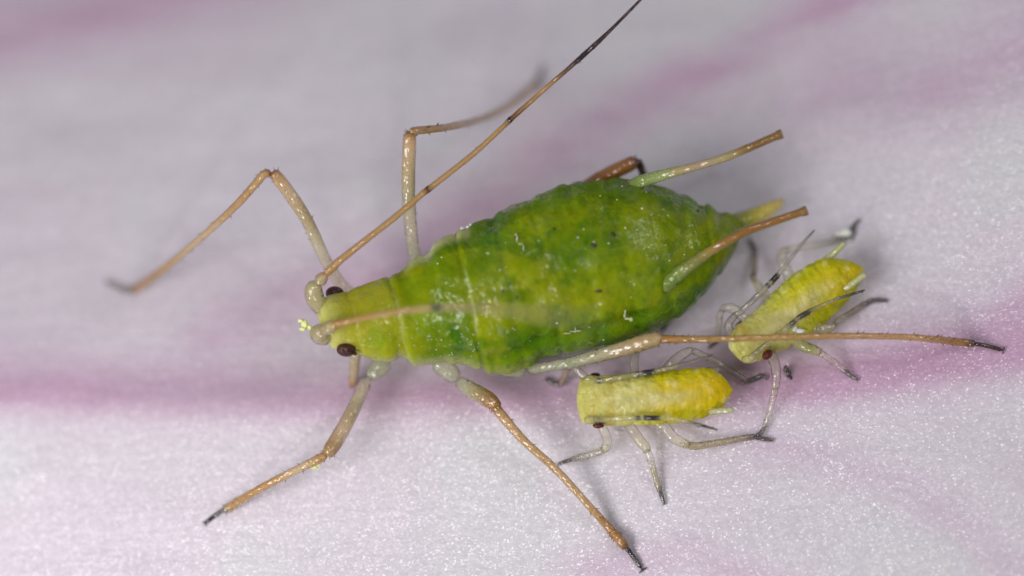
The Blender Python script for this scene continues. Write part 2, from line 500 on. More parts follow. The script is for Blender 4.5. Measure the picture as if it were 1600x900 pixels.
def build_petal():
    gx = np.linspace(-16, 16, 460); gy = np.linspace(-11, 15, 400)
    X, Y = np.meshgrid(gx, gy, indexing='ij')
    Z = petal_z(X, Y)
    V = np.stack([X, Y, Z], -1).reshape(-1, 3)
    n, m = X.shape
    f = grid_faces(n, m, wrap=False, cap0=False, cap1=False)
    f = [q[::-1] if False else q for q in f]
    # pigment
    white = np.array([0.645, 0.605, 0.68]); pink = np.array([0.50, 0.285, 0.45]); pale = np.array([0.58, 0.49, 0.59])
    d = Y-vein_y(X)
    nz = fbm(X*0.6, Y*2.5, 4.0, 4)
    band = np.where(d > 0, gauss(d-0.10, 0.80), gauss(d-0.10, 0.40))
    band = band*(0.60+0.75*nz)*(0.80+0.30*sstep(1, 6, X))
    streak = np.zeros_like(X)
    for pts, wd, s in (
        ([(560, 470), (760, 320), (960, 180), (1270, 20), (1500, -120)], 0.60, 0.62),
        ([(-100, 70), (120, 30), (420, -60)], 0.70, 0.7),
        ([(330, 530), (600, 400)], 0.6, 0.4),
        ([(930, 900), (1080, 860), (1300, 960)], 0.30, 0.35),
        ([(1180, 690), (1420, 760), (1600, 900)], 0.30, 0.22),
        ([(1300, 130), (1480, 130), (1640, 60)], 0.9, 0.40),
        ([(1420, 560), (1560, 500), (1640, 440)], 0.25, 0.4)):
        q = [on_petal(*p) for p in pts]
        streak = np.maximum(streak, s*gauss(seg_dist(X, Y, q), wd)*(0.5+nz))
    wash = sstep(0.40, 0.70, fbm(X*0.35, Y*0.7, 8.0, 4))*0.30
    c = white[None, None]*np.ones(X.shape+(1,))
    c = mixc(c, pale, np.clip(wash, 0, 1)); c = mixc(c, pink, np.clip(streak*1.25, 0, 0.9)*0.8); c = mixc(c, pink, np.clip(band*0.85, 0, 0.85))
    cool = sstep(0.5, 0.8, fbm(X*0.5+9, Y*0.5, 2.0, 3))*0.5
    c = mixc(c, np.array([0.60, 0.63, 0.65]), cool*(1-np.clip(band+streak, 0, 1)))
    o = mesh_obj("petal", V, f, M_PETAL, tint=c.reshape(-1, 3))
    so = o.modifiers.new("thickness", 'SOLIDIFY'); so.thickness = 0.25; so.offset = -1
    tag(o, "pale lilac white flower petal with a pink vein and glistening cells", "petal", kind="structure")
    return o
build_petal()

# ------------------------------------------------------------------ pigments (r, g, b, opacity)
TAN = (0.64, 0.38, 0.11, 0.68)
TAN_L = (0.76, 0.54, 0.24, 0.50)
PALE = (0.80, 0.72, 0.48, 0.36)
PALEG = (0.64, 0.70, 0.42, 0.36)
BROWN = (0.26, 0.115, 0.03, 1.0)
ORANGE = (0.50, 0.25, 0.06, 1.0)
DKBR = (0.055, 0.022, 0.014, 1.0)
BLACK = (0.022, 0.016, 0.016, 1.0)
GREY = (0.36, 0.35, 0.33, 0.45)
GLASS = (0.72, 0.69, 0.55, 0.13)
GLASSY = (0.70, 0.66, 0.34, 0.24)
GLASSG = (0.30, 0.28, 0.24, 0.32)
SMOKE = (0.15, 0.13, 0.125, 0.55)
BAND = (0.09, 0.08, 0.06, 0.92)

def row(x, y, r, w, c): return (x, y, r, w, *c)

def claws(px, py, w, dx, dy, size, tint):
    """two hooked claws at the end of a foot"""
    out = []
    L = math.hypot(dx, dy); dx, dy = dx/L, dy/L
    for sgn in (-1, 1):
        nx, ny = -dy*sgn, dx*sgn
        rows = [row(px, py, size*0.28, w, tint), row(px+dx*size*0.4+nx*size*0.5, py+dy*size*0.4+ny*size*0.5, size*0.2, w+0.01, tint),
                row(px+dx*size*0.2+nx*size*1.1, py+dy*size*0.2+ny*size*1.1, size*0.08, w-0.02, tint)]
        out.append(tube_data(rows, n=9, m=6))
    return out

def leg(parent, origin, femur, tibia, tarsus, setae=46, coxa=None, seed=0, claw=5.0, seta_len=0.07, rings=0.05):
    g = empty("leg", (0, 0, 0), parent)
    if coxa: tube("coxa", coxa, g, origin, n=20, m=16, rough=0.05, seed=seed)
    tube("femur", femur, g, origin, n=54, m=18, rough=0.045, rings=rings*0.5, ring_step=0.045, setae=setae//2, seta_len=seta_len, seed=seed+1)
    tube("tibia", tibia, g, origin, n=150, m=14, rough=0.07, rings=rings, ring_step=0.06, setae=setae, seta_len=seta_len, seed=seed+2)
    t = [tube_data(tarsus, n=18, m=10, rough=0.05, seed=seed+3)]
    a, b = tarsus[-2], tarsus[-1]
    t += claws(b[0], b[1], b[3], b[0]-a[0], b[1]-a[1], claw, b[4:8])
    v, f, tt = join_data(t)
    mesh_obj("tarsus", v, f, M_LIMB, g, origin, tt)
    return g

# ------------------------------------------------------------------ MOTHER APHID
base = world_pt(860, 450, WH(860, 450, 0.0))
mother = empty("aphid", base)
tag(mother, "large adult green aphid with brown legs standing on the petal", "aphid")
O = base

UP = [(497, 480), (503, 466), (515, 460), (540, 456), (552, 453), (556, 449), (580, 441), (596, 435), (612, 430), (622, 427), (630, 420), (642, 406), (660, 397), (671, 393),
      (676, 382), (690, 370), (712, 361), (726, 359), (740, 350), (770, 337), (800, 322), (815, 316), (838, 305), (855, 298), (876, 290), (900, 285), (925, 283), (950, 280), (975, 279), (1000, 281), (1025, 290),
      (1040, 292), (1060, 302), (1076, 307), (1088, 316), (1092, 322), (1098, 319), (1110, 320), (1118, 328), (1123, 333), (1136, 331), (1150, 335), (1162, 342)]
LO = [(497, 500), (507, 530), (520, 545), (535, 551), (560, 555), (585, 563), (606, 567), (618, 563), (625, 557), (633, 563), (645, 570), (660, 571), (690, 568), (715, 567), (740, 575), (765, 582),
      (795, 584), (820, 578), (838, 566), (848, 558), (870, 556), (900, 550), (925, 545), (950, 540), (985, 530), (1012, 520), (1035, 509), (1060, 496), (1087, 475), (1108, 450), (1125, 430), (1140, 407), (1152, 386), (1160, 370), (1164, 364)]
A0, A1 = (495, 494), (1163, 354)
AL = math.hypot(A1[0]-A0[0], A1[1]-A0[1]); AE = ((A1[0]-A0[0])/AL, (A1[1]-A0[1])/AL)
def s_of(x, y): return (x-A0[0])*AE[0]+(y-A0[1])*AE[1]
def m_depth(t):
    wc = np.interp(t, [0, 0.1, 0.25, 0.5, 0.75, 0.9, 1.0], [-0.30, -0.36, -0.48, -0.68, -0.80, -0.95, -1.10])
    d = np.interp(t, [0, 0.04, 0.1, 0.2, 0.35, 0.5, 0.65, 0.8, 0.9, 0.97, 1], [0.33, 0.40, 0.44, 0.58, 0.84, 1.02, 1.10, 0.95, 0.66, 0.38, 0.26])
    return wc, d
CRE = [(s_of(553, 505), 4.0, 0.03), (s_of(622, 500), 4.5, 0.055), (s_of(678, 480), 7.0, 0.025), (s_of(728, 450), 4.0, 0.045), (s_of(790, 440), 6, 0.025), (s_of(852, 425), 6, 0.02),
       (s_of(915, 415), 6, 0.018), (s_of(975, 405), 6, 0.018), (s_of(1030, 390), 6, 0.022), (s_of(1075, 375), 5, 0.03), (s_of(1108, 365), 4, 0.05)]
def m_disp(S, TH, px, py, w):
    cs = np.cos(TH); sn = np.sin(TH)
    m = np.ones_like(S)
    bend = 9*(1-cs*cs)*0 + 6*(vnoise(TH*2.2, S*0.01, 1.0)-0.5)
    for s0, sg, dp in CRE:
        m -= dp*np.exp(-((S-s0-bend)/sg)**2)*(0.45+0.55*cs*cs)
        m += dp*0.35*np.exp(-((S-s0-bend-sg*2.2)/(sg*1.4))**2)
    f = fbm(px*0.016, py*0.016, w*1.6, 4)-0.5
    m += 0.05*f*sstep(0, 140, S)
    m += 0.042*(fbm(px*0.06, py*0.06, w*6, 3)-0.5)
    # side fold running along the flanks
    fold = np.exp(-((TH-np.pi*0.78)/0.10)**2)*sstep(s_of(640, 500), s_of(700, 500), S)*(1-sstep(s_of(980, 450), s_of(1060, 430), S))
    m -= 0.05*fold
    fold2 = np.exp(-((TH-0.42)/0.10)**2)*sstep(s_of(640, 430), s_of(700, 420), S)*(1-sstep(s_of(980, 330), s_of(1060, 330), S))
    return m
def m_col(S, TH, px, py, w):
    cs = np.cos(TH); sn = np.sin(TH)
    G = np.array([0.235, 0.335, 0.001]); D = np.array([0.060, 0.180, 0.002]); Yl = np.array([0.325, 0.360, 0.001])
    H = np.array([0.46, 0.43, 0.025]); Pl = np.array([0.40, 0.46, 0.16]); Gr = np.array([0.10, 0.24, 0.02])
    n1 = fbm(px*0.013, py*0.017, 2.2, 4); n2 = fbm(px*0.022+9, py*0.026, 5.2, 4); n3 = fbm(px*0.05, py*0.05, 7.7, 3)
    c = G*np.ones(S.shape+(1,))
    c = mixc(c, Yl, sstep(0.42, 0.66, n1)*0.85)
    # gut showing through as darker cloud, scalloped green margins
    edge = sstep(0.60, 0.86, np.abs(cs)+(n2-0.5)*0.55)
    dk = edge*sstep(s_of(600, 480), s_of(680, 470), S)*0.62
    for x, y, r, k in ((905, 372, 42, 0.9), (955, 366, 34, 0.8), (880, 402, 40, 0.75), (840, 395, 40, 0.45), (760, 400, 40, 0.35), (700, 415, 36, 0.45), (1075, 320, 30, 0.6), (1060, 350, 26, 0.5),
                       (830, 525, 46, 0.75), (770, 545, 30, 0.4), (890, 520, 40, 0.5), (690, 520, 36, 0.5), (590, 520, 30, 0.4), (780, 365, 30, 0.3), (700, 490, 30, 0.3), (1090, 420, 30, 0.3)):
        dk = np.maximum(dk, k*gauss(np.hypot(px-x, (py-y)*1.25), r)*sstep(0.22, 0.50, n2+0.12))
    c = mixc(c, D, np.clip(dk, 0, 1)); c = mixc(c, D, (sstep(0.53, 0.66, n2)*0.55+sstep(0.56, 0.68, fbm(px*0.045, py*0.05, 11.0, 3))*0.35)*sstep(s_of(620, 480), s_of(700, 470), S))
    # yellow patches of fat body along the back
    for x, y, r, k in ((900, 340, 44, 0.6), (960, 330, 40, 0.5), (1000, 400, 50, 0.55), (930, 460, 60, 0.6), (830, 450, 50, 0.5), (740, 460, 36, 0.5), (660, 470, 36, 0.5), (1060, 390, 30, 0.6), (1010, 340, 34, 0.5), (830, 355, 40, 0.5)):
        c = mixc(c, Yl, 0.8*k*gauss(np.hypot(px-x, (py-y)*1.3), r)*sstep(0.3, 0.6, n3))
    hd = 1-sstep(s_of(540, 505), s_of(660, 485), S+(n2-0.5)*90)
    c = mixc(c, H, hd*0.85); c = mixc(c, np.array([0.28, 0.42, 0.02]), hd*sstep(0.45, 0.65, n2)*0.7*sstep(s_of(550, 505), s_of(575, 500), S))
    c = mixc(c, np.array([0.66, 0.66, 0.28]), (1-sstep(4, 55, S))*0.6)
    # see-through margin lobes of the thorax
    lobe = sstep(0.80, 0.97, cs)*sstep(s_of(625, 420), s_of(645, 410), S)*(1-sstep(s_of(722, 360), s_of(740, 352), S))
    c = mixc(c, np.array([0.62, 0.64, 0.30]), lobe*0.85)
    lobe2 = sstep(0.84, 0.98, -cs)*(1-sstep(s_of(800, 583), s_of(845, 560), S))*sstep(30, 90, S)
    c = mixc(c, np.array([0.38, 0.42, 0.09]), lobe2*0.7)
    # whitish seams between thorax plates, fine breathing tubes
    for (xx, yy), k, lo, hi in (((624, 500), 0.30, -1.1, 0.72), ((731, 452), 0.60, -0.45, 0.45), ((556, 505), 0.22, -0.9, 0.6)):
        s0 = s_of(xx, yy)+5*(vnoise(TH*2.4, 0.3, 6.0)-0.5)*2
        c = mixc(c, np.array([0.50, 0.60, 0.32]), k*np.exp(-((S-s0)/1.4)**2)*sstep(lo-0.1, lo+0.1, cs)*(1-sstep(hi-0.1, hi+0.1, cs))*(sn > 0))
    web = np.abs(fbm(px*0.017+3, py*0.017, 3.1, 3)-0.5)
    c = mixc(c, np.array([0.40, 0.48, 0.10]), np.exp(-(web/0.006)**2)*0.28*sstep(s_of(640, 480), s_of(700, 470), S))
    tip = sstep(s_of(1095, 372), s_of(1150, 355), S)
    c = mixc(c, np.array([0.20, 0.24, 0.01]), tip*0.6)
    c = c*(0.64+0.32*n3)[..., None]
    return np.clip(c, 0.003, 1)
v, f, t = loft(A0, A1, UP, LO, m_depth, 520, 300, m_disp, m_col, smooth_px=2.4, end=11)
mesh_obj("body", v, f, M_BODY, mother, O, t)

def body_w(px, py):
    """depth of the back's surface under a picture point"""
    s = s_of(px, py); tt = min(max(s/AL, 0), 1)
    e = np.array(AE); nr = np.array([e[1], -e[0]])
    def pr(pts):
        p = np.array(pts, float)-np.array(A0); return np.interp(s, p@e, p@nr)
    nu, nl = pr(UP), pr(LO)
    n = (np.array([px, py])-np.array(A0))@nr
    wc, d = m_depth(tt); q = (n-(nu+nl)/2)/max((nu-nl)/2, 1)
    return wc+d*math.sqrt(max(0, 1-q*q))

# eyes
v, f, t = ellipsoid_data(541, 546, -0.10, (15.2, 11.6, 14), n=26, m=34)
eye = mesh_obj("eye", v, f, M_EYE, mother, O)
v, f, t = ellipsoid_data(554.5, 552.5, -0.05, (3.4, 3.6, 4), n=10, m=12)
mesh_obj("eye_tubercle", v, f, M_EYE, eye, O)
v, f, t = ellipsoid_data(523, 458, -0.46, (14.5, 11.0, 14), n=26, m=34)
mesh_obj("eye", v, f, M_EYE, mother, O)

# antennae: base segments and whip
HC = (0.60, 0.55, 0.24, 0.62); HC2 = (0.62, 0.50, 0.24, 0.65)
def antenna(basal, second, whip, seed):
    g = empty("antenna", (0, 0, 0), mother)
    tube("base_segment", basal, g, O, n=26, m=20, rough=0.06, seed=seed)
    tube("second_segment", second, g, O, n=18, m=16, rough=0.05, seed=seed+1)
    tube("flagellum", whip, g, O, n=260, m=12, rough=0.07, rings=0.05, ring_step=0.05, setae=34, seta_len=0.035, seed=seed+2)
antenna([row(507, 486, 15, -0.30, HC), row(494, 470, 16, -0.15, HC), row(490, 454, 15.5, -0.05, HC), row(497, 440, 12, 0.0, HC)],
        [row(492, 446, 11, 0.0, HC2), row(502, 436, 10.5, 0.03, HC2), row(510, 427, 7.5, 0.05, TAN)],
        [row(508, 429, 7, 0.04, TAN), row(530, 408, 6.4, 0.05, TAN), row(560, 384, 5.6, 0.05, TAN), row(610, 345, 5.3, 0.04, TAN), row(655, 307, 5.0, 0.02, TAN), row(660, 302.5, 5.0, 0.02, TAN), row(666, 298, 5.4, 0.02, BROWN), row(671, 294, 5.6, 0.02, DKBR), row(678, 289, 5.0, 0.02, TAN),
         row(740, 240, 4.6, -0.05, TAN), row(786, 198, 4.4, -0.08, TAN), row(791, 193, 4.4, -0.1, TAN), row(796, 188, 5.0, -0.1, DKBR), row(799, 185, 5.0, -0.1, DKBR), row(804, 181, 4.4, -0.1, BROWN), row(850, 140, 4.0, -0.15, TAN), row(885, 110, 3.7, -0.18, (0.2, .1, .05, 1)), row(903, 94, 4.2, -0.2, DKBR), row(912, 86, 4.4, -0.2, BLACK),
         row(935, 65, 4.0, -0.2, DKBR), row(960, 41, 2.9, -0.25, DKBR), row(1003, -3, 2.3, -0.3, DKBR), row(1060, -66, 2.0, -0.4, DKBR)], 10)
antenna([row(512, 526, 16, -0.20, HC), row(503, 524, 17, -0.05, HC), row(499, 521, 16, 0.05, HC), row(505, 515, 13, 0.22, HC2)],
        [row(503, 519, 12, 0.18, HC2), row(515, 511, 11, 0.28, HC2), row(528, 506, 8, 0.36, TAN)],
        [row(524, 507, 7.5, 0.34, ORANGE), row(545, 502, 6.0, 0.45, TAN), row(580, 494, 5.4, 0.7, TAN), row(630, 486, 5.0, 1.05, TAN), row(672, 481, 5.0, 1.4, TAN_L), row(680, 480.5, 5.4, 1.5, DKBR), row(690, 480, 5.4, 1.58, DKBR), row(698, 480, 4.6, 1.7, TAN_L), row(750, 482, 4.2, 2.5, TAN_L), row(800, 486, 3.9, 3.4, TAN_L), row(830, 490, 3.7, 4.1, TAN_L), row(870, 494, 3.2, 4.9, TAN_L), row(905, 497, 3.0, 5.7, DKBR), row(930, 500, 2.5, 6.0, DKBR)], 20)

# rostrum under the head
tube("rostrum", [row(556, 545, 10, -0.75, PALE), row(554, 566, 9.0, -0.95, (0.62, 0.50, 0.30, 0.9)), row(553, 585, 8.2, -1.15, (0.62, 0.50, 0.30, 0.9)), row(551, 597, 6.8, -1.25, ORANGE), row(549, 606, 3.6, -1.33, BROWN)], mother, O, n=30, m=16, rough=0.05)

# cornicles: tubes on the back, with a rim
def cornicle(rows, rim, seed):
    o = tube("cornicle", rows, mother, O, n=80, m=18, rough=0.05, rings=0.03, ring_step=0.055, setae=0, round_ends=False, seed=seed)
    tube("rim", rim, o, O, n=10, m=18, round_ends=False)
CG = (0.44, 0.60, 0.12, 0.46); CT = (0.62, 0.52, 0.20, 0.58); CB = (0.34, 0.19, 0.045, 0.95); CBO = (0.40, 0.19, 0.025, 0.92)
w1 = body_w(1006, 296)
cornicle([row(985, 291, 10.5, -0.55, CG), row(1003, 283, 10.5, -0.42, CG), row(1030, 275, 9.8, -0.25, CG), row(1060, 267, 8.2, -0.12, CT), row(1090, 259, 7.3, -0.05, (0.62, .46, .28, .7)), row(1130, 247, 7.0, 0.0, CT), row(1170, 231, 6.9, 0.05, CB), row(1200, 218, 6.9, 0.08, CB), row(1217, 211, 7.3, 0.1, CB)],
         [row(1213, 213, 7.6, 0.1, CB), row(1218, 210.5, 8.6, 0.1, CB), row(1222, 209, 8.3, 0.1, CB)], 31)
wb = body_w(1050, 435)
cornicle([row(1040, 446, 14, wb-0.10, CG), row(1056, 431, 12.0, wb+0.08, CG), row(1075, 416, 10.2, wb+0.22, (0.46, .50, .12, .5)), row(1100, 399, 8.6, 0.10, (0.50, .42, .09, .7)), row(1125, 383, 7.6, 0.14, (0.48, .28, .06, .85)), row(1160, 364, 7.2, 0.16, CBO), row(1200, 349, 6.9, 0.18, CBO), row(1235, 337, 6.7, 0.2, CBO), row(1256, 330, 7.2, 0.22, CB)],
         [row(1252, 331.5, 7.6, 0.22, CB), row(1257, 330, 8.6, 0.22, CB), row(1261, 328.5, 8.3, 0.22, CB)], 32)
# cauda
tube("cauda", [row(1120, 360, 20, -1.05, (0.30, .36, .012, 1)), row(1150, 350, 18, -1.2, (0.36, .40, .015, 1)), row(1175, 340, 15.5, -1.32, (0.66, .60, .05, .9)), row(1200, 328, 12.5, -1.42, (0.90, .74, .14, .8)), row(1215, 319, 9, -1.5, (0.92, .74, .18, .75)), row(1224, 313, 4, -1.55, (0.92, .74, .2, .75))], mother, O, n=36, m=18, rough=0.05, setae=10, seta_len=0.09)

# legs --------------------------------------------------------------------
def foot(x, y, h): return WH(x, y, h)
# front leg, far side
leg(mother, O,
    [row(556, 468, 11, -1.0, PALEG), row(530, 440, 10, -0.95, PALE), row(508, 405, 10, -0.72, PALE), (480, 345, 10.5, -0.4, .60, .50, .28, .78), row(452, 302, 11, -0.15, TAN_L), row(432, 276, 10.5, -0.02, TAN), row(424, 269, 8, 0.0, BROWN)],
    [row(424, 270, 6.5, 0.0, BROWN), row(412, 273, 7, 0.0, TAN), row(398, 289, 7.0, -0.08, TAN), row(365, 325, 6.6, -0.45, TAN), row(310, 375, 6.2, -1.1, TAN_L), row(250, 425, 6.4, -1.9, TAN), row(215, 449, 7.4, foot(215, 449, 0.12), TAN), row(204, 456, 6, foot(204, 456, 0.07), GREY)],
    [row(208, 454, 5, foot(208, 454, 0.09), GREY), row(190, 452, 4.6, foot(190, 452, 0.05), GREY), row(166, 441, 4, foot(166, 441, 0.04), GREY)], seed=40)
# middle leg, far side
leg(mother, O,
    [row(668, 420, 12, -1.0, PALEG), row(648, 398, 11, -0.95, PALEG), row(641, 350, 11, -0.66, PALE), row(638, 290, 11.5, -0.32, (0.60, .52, .30, .78)), row(639, 240, 11.5, -0.08, TAN_L), row(640, 215, 11, 0.0, TAN), row(641, 205, 8, 0.02, BROWN)],
    [row(640, 206, 6.5, 0.02, BROWN), row(652, 204, 6.8, 0.0, TAN), row(690, 200, 6.3, -0.45, TAN), row(730, 192, 6.2, -1.2, TAN_L), row(770, 179, 6.2, -2.1, TAN_L), row(810, 155, 6.2, -3.0, TAN), row(832, 136, 7.0, foot(832, 136, 0.14), TAN), row(838, 130, 6, foot(838, 130, 0.08), GREY)],
    [row(836, 132, 5, foot(836, 132, 0.1), GREY), row(842, 122, 4.5, foot(842, 122, 0.05), GREY), row(848, 104, 4, foot(848, 104, 0.04), GREY)], seed=50)
# hind leg, far side
leg(mother, O,
    [row(860, 340, 12, -1.15, PALE), row(900, 305, 12, -1.2, TAN), row(930, 284, 12.5, -1.2, (.46, .19, .035, .97)), row(960, 268, 13, -1.15, (.46, .19, .035, .97)), row(985, 256, 12, -1.1, (.36, .14, .03, 1)), row(997, 250, 8, -1.1, DKBR)],
    [row(994, 250, 7, -1.1, DKBR), row(1000, 258, 7, -1.15, DKBR), row(1009, 285, 6.5, -1.5, BROWN), row(1020, 320, 6.2, -1.9, TAN), row(1032, 350, 6.5, foot(1032, 350, 0.12), BROWN), row(1034, 356, 6, foot(1034, 356, 0.08), DKBR)],
    [row(1033, 353, 5, foot(1033, 353, 0.1), DKBR), row(1038, 366, 4, foot(1038, 366, 0.05), DKBR), row(1044, 382, 3.5, foot(1044, 382, 0.04), DKBR)], seed=60, setae=30)
# front leg, near side
leg(mother, O,
    [row(578, 590, 11, -0.85, PALEG), row(567, 606, 11, -0.75, PALE), row(552, 640, 11.5, -0.55, (.58, .50, .30, .78)), row(535, 672, 12.5, -0.32, TAN_L), row(518, 700, 12.5, -0.18, (0.48, .32, .15, 1)), row(508, 713, 9, -0.15, TAN)],
    [row(510, 710, 7, -0.15, TAN), row(497, 718, 8, -0.15, TAN), row(470, 731, 7.2, -0.2, TAN_L), row(430, 751, 6.8, -0.35, TAN), row(390, 773, 7.0, -0.55, TAN), row(362, 790, 7.8, foot(362, 790, 0.16), TAN), row(348, 797, 7, foot(348, 797, 0.11), GREY)],
    [row(352, 795, 4.5, foot(352, 795, 0.12), GREY), row(338, 804, 3.8, foot(338, 804, 0.05), BLACK), row(321, 817, 3.4, foot(321, 817, 0.03), BLACK)],
    coxa=[row(608, 560, 17, -0.85, PALEG), row(592, 574, 16, -0.85, PALEG), row(577, 592, 12, -0.82, PALEG)], seed=70)
# middle leg, near side
leg(mother, O,
    [row(714, 594, 12, -0.75, PALEG), row(728, 604, 12.5, -0.65, PALEG), row(745, 614, 13.5, -0.5, (0.50, .44, .22, .85)), row(762, 624, 14, -0.4, (0.44, .27, .11, 1)), row(774, 634, 11, -0.35, ORANGE), row(778, 641, 8, -0.33, BROWN)],
    [row(772, 633, 8, -0.33, BROWN), row(783, 648, 8.6, -0.3, TAN), row(820, 690, 7.2, -0.2, TAN), row(870, 735, 6.6, -0.15, TAN), row(920, 790, 6.4, -0.15, TAN), row(950, 823, 7.2, -0.2, ORANGE), row(970, 846, 8.6, foot(970, 846, 0.16), ORANGE), row(980, 857, 8.0, foot(980, 857, 0.12), DKBR)],
    [row(978, 855, 5, foot(978, 855, 0.12), DKBR), row(988, 868, 4.2, foot(988, 868, 0.06), BLACK), row(1003, 889, 4.2, foot(1003, 889, 0.035), BLACK)],
    coxa=[row(680, 560, 19, -0.8, PALEG), row(697, 576, 17, -0.8, PALEG), row(716, 594, 13, -0.76, PALEG)], seed=80, claw=7)
# hind leg, near side
leg(mother, O,
    [row(822, 578, 9, -0.75, PALEG), row(850, 574, 8.6, -0.65, PALEG), row(890, 567, 9.6, -0.5, PALEG), row(930, 557, 11.0, -0.32, (.70, .68, .40, .45)), row(970, 546, 12.5, -0.15, (.70, .56, .32, .6)), row(1005, 535, 13.5, -0.05, TAN_L), row(1026, 530, 12, 0.0, TAN_L), row(1036, 530, 8, 0.0, TAN)],
    [row(1030, 530, 7.4, 0.0, ORANGE), row(1042, 530, 6.8, 0.02, ORANGE), row(1100, 530, 5.8, 0.08, TAN), row(1180, 528, 5.4, 0.10, TAN), row(1300, 525, 5.3, 0.05, TAN), row(1400, 526, 5.3, 0.0, TAN), row(1450, 529, 5.8, -0.05, TAN), row(1495, 534, 6.6, foot(1495, 534, 0.22), ORANGE), row(1525, 537, 6.2, foot(1525, 537, 0.15), DKBR)],
    [row(1523, 537, 4.2, foot(1523, 537, 0.15), DKBR), row(1540, 540, 3.8, foot(1540, 540, 0.08), DKBR), row(1566, 547, 3.5, foot(1566, 547, 0.035), DKBR)],
    coxa=[row(770, 566, 18, -0.85, PALEG), row(797, 576, 15, -0.8, PALEG), row(824, 578, 12, -0.75, PALEG)], seed=90, setae=80, claw=6)

# brown pits on the back
def blob_on_back(name, x, y, rx, ry, mat, parent, lift=0.0, rw=4, lump=0.4, seed=0):
    v, f, t = ellipsoid_data(x, y, body_w(x, y)+lift, (rx, ry, rw), n=12, m=16, lump=lump, seed=seed)
    return mesh_obj(name, v, f, mat, parent, O)
for i, (x, y, rx, ry) in enumerate(((927, 384, 6.5, 4.5), (957, 367, 5, 3.8), (866, 358, 3.2, 2.8), (936, 455, 6.5, 3.2), (808, 464, 3.4, 4.6), (806, 371, 2, 2.6), (1090, 330, 2.5, 2.5), (786, 455, 2, 3))):
    blob_on_back("dark_pit", x, y, rx, ry, M_SPOT, mother, lift=-0.025, rw=4, seed=i)
# white specks on the back, standing in for glints off hair tips
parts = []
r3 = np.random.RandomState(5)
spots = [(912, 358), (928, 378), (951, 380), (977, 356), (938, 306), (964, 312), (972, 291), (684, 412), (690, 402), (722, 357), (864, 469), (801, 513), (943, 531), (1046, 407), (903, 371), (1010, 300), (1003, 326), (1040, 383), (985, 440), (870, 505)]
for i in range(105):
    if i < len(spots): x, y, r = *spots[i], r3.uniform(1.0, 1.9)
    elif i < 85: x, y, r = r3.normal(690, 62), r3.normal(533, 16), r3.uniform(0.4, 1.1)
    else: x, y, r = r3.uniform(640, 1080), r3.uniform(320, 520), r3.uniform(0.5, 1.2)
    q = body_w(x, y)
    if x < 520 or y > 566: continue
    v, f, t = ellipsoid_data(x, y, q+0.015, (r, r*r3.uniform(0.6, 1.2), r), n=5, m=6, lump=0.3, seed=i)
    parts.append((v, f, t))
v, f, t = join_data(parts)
wd = mesh_obj("hair_glints", v, f, M_WAX_GLINT, mother, O); wd["kind"] = "stuff"

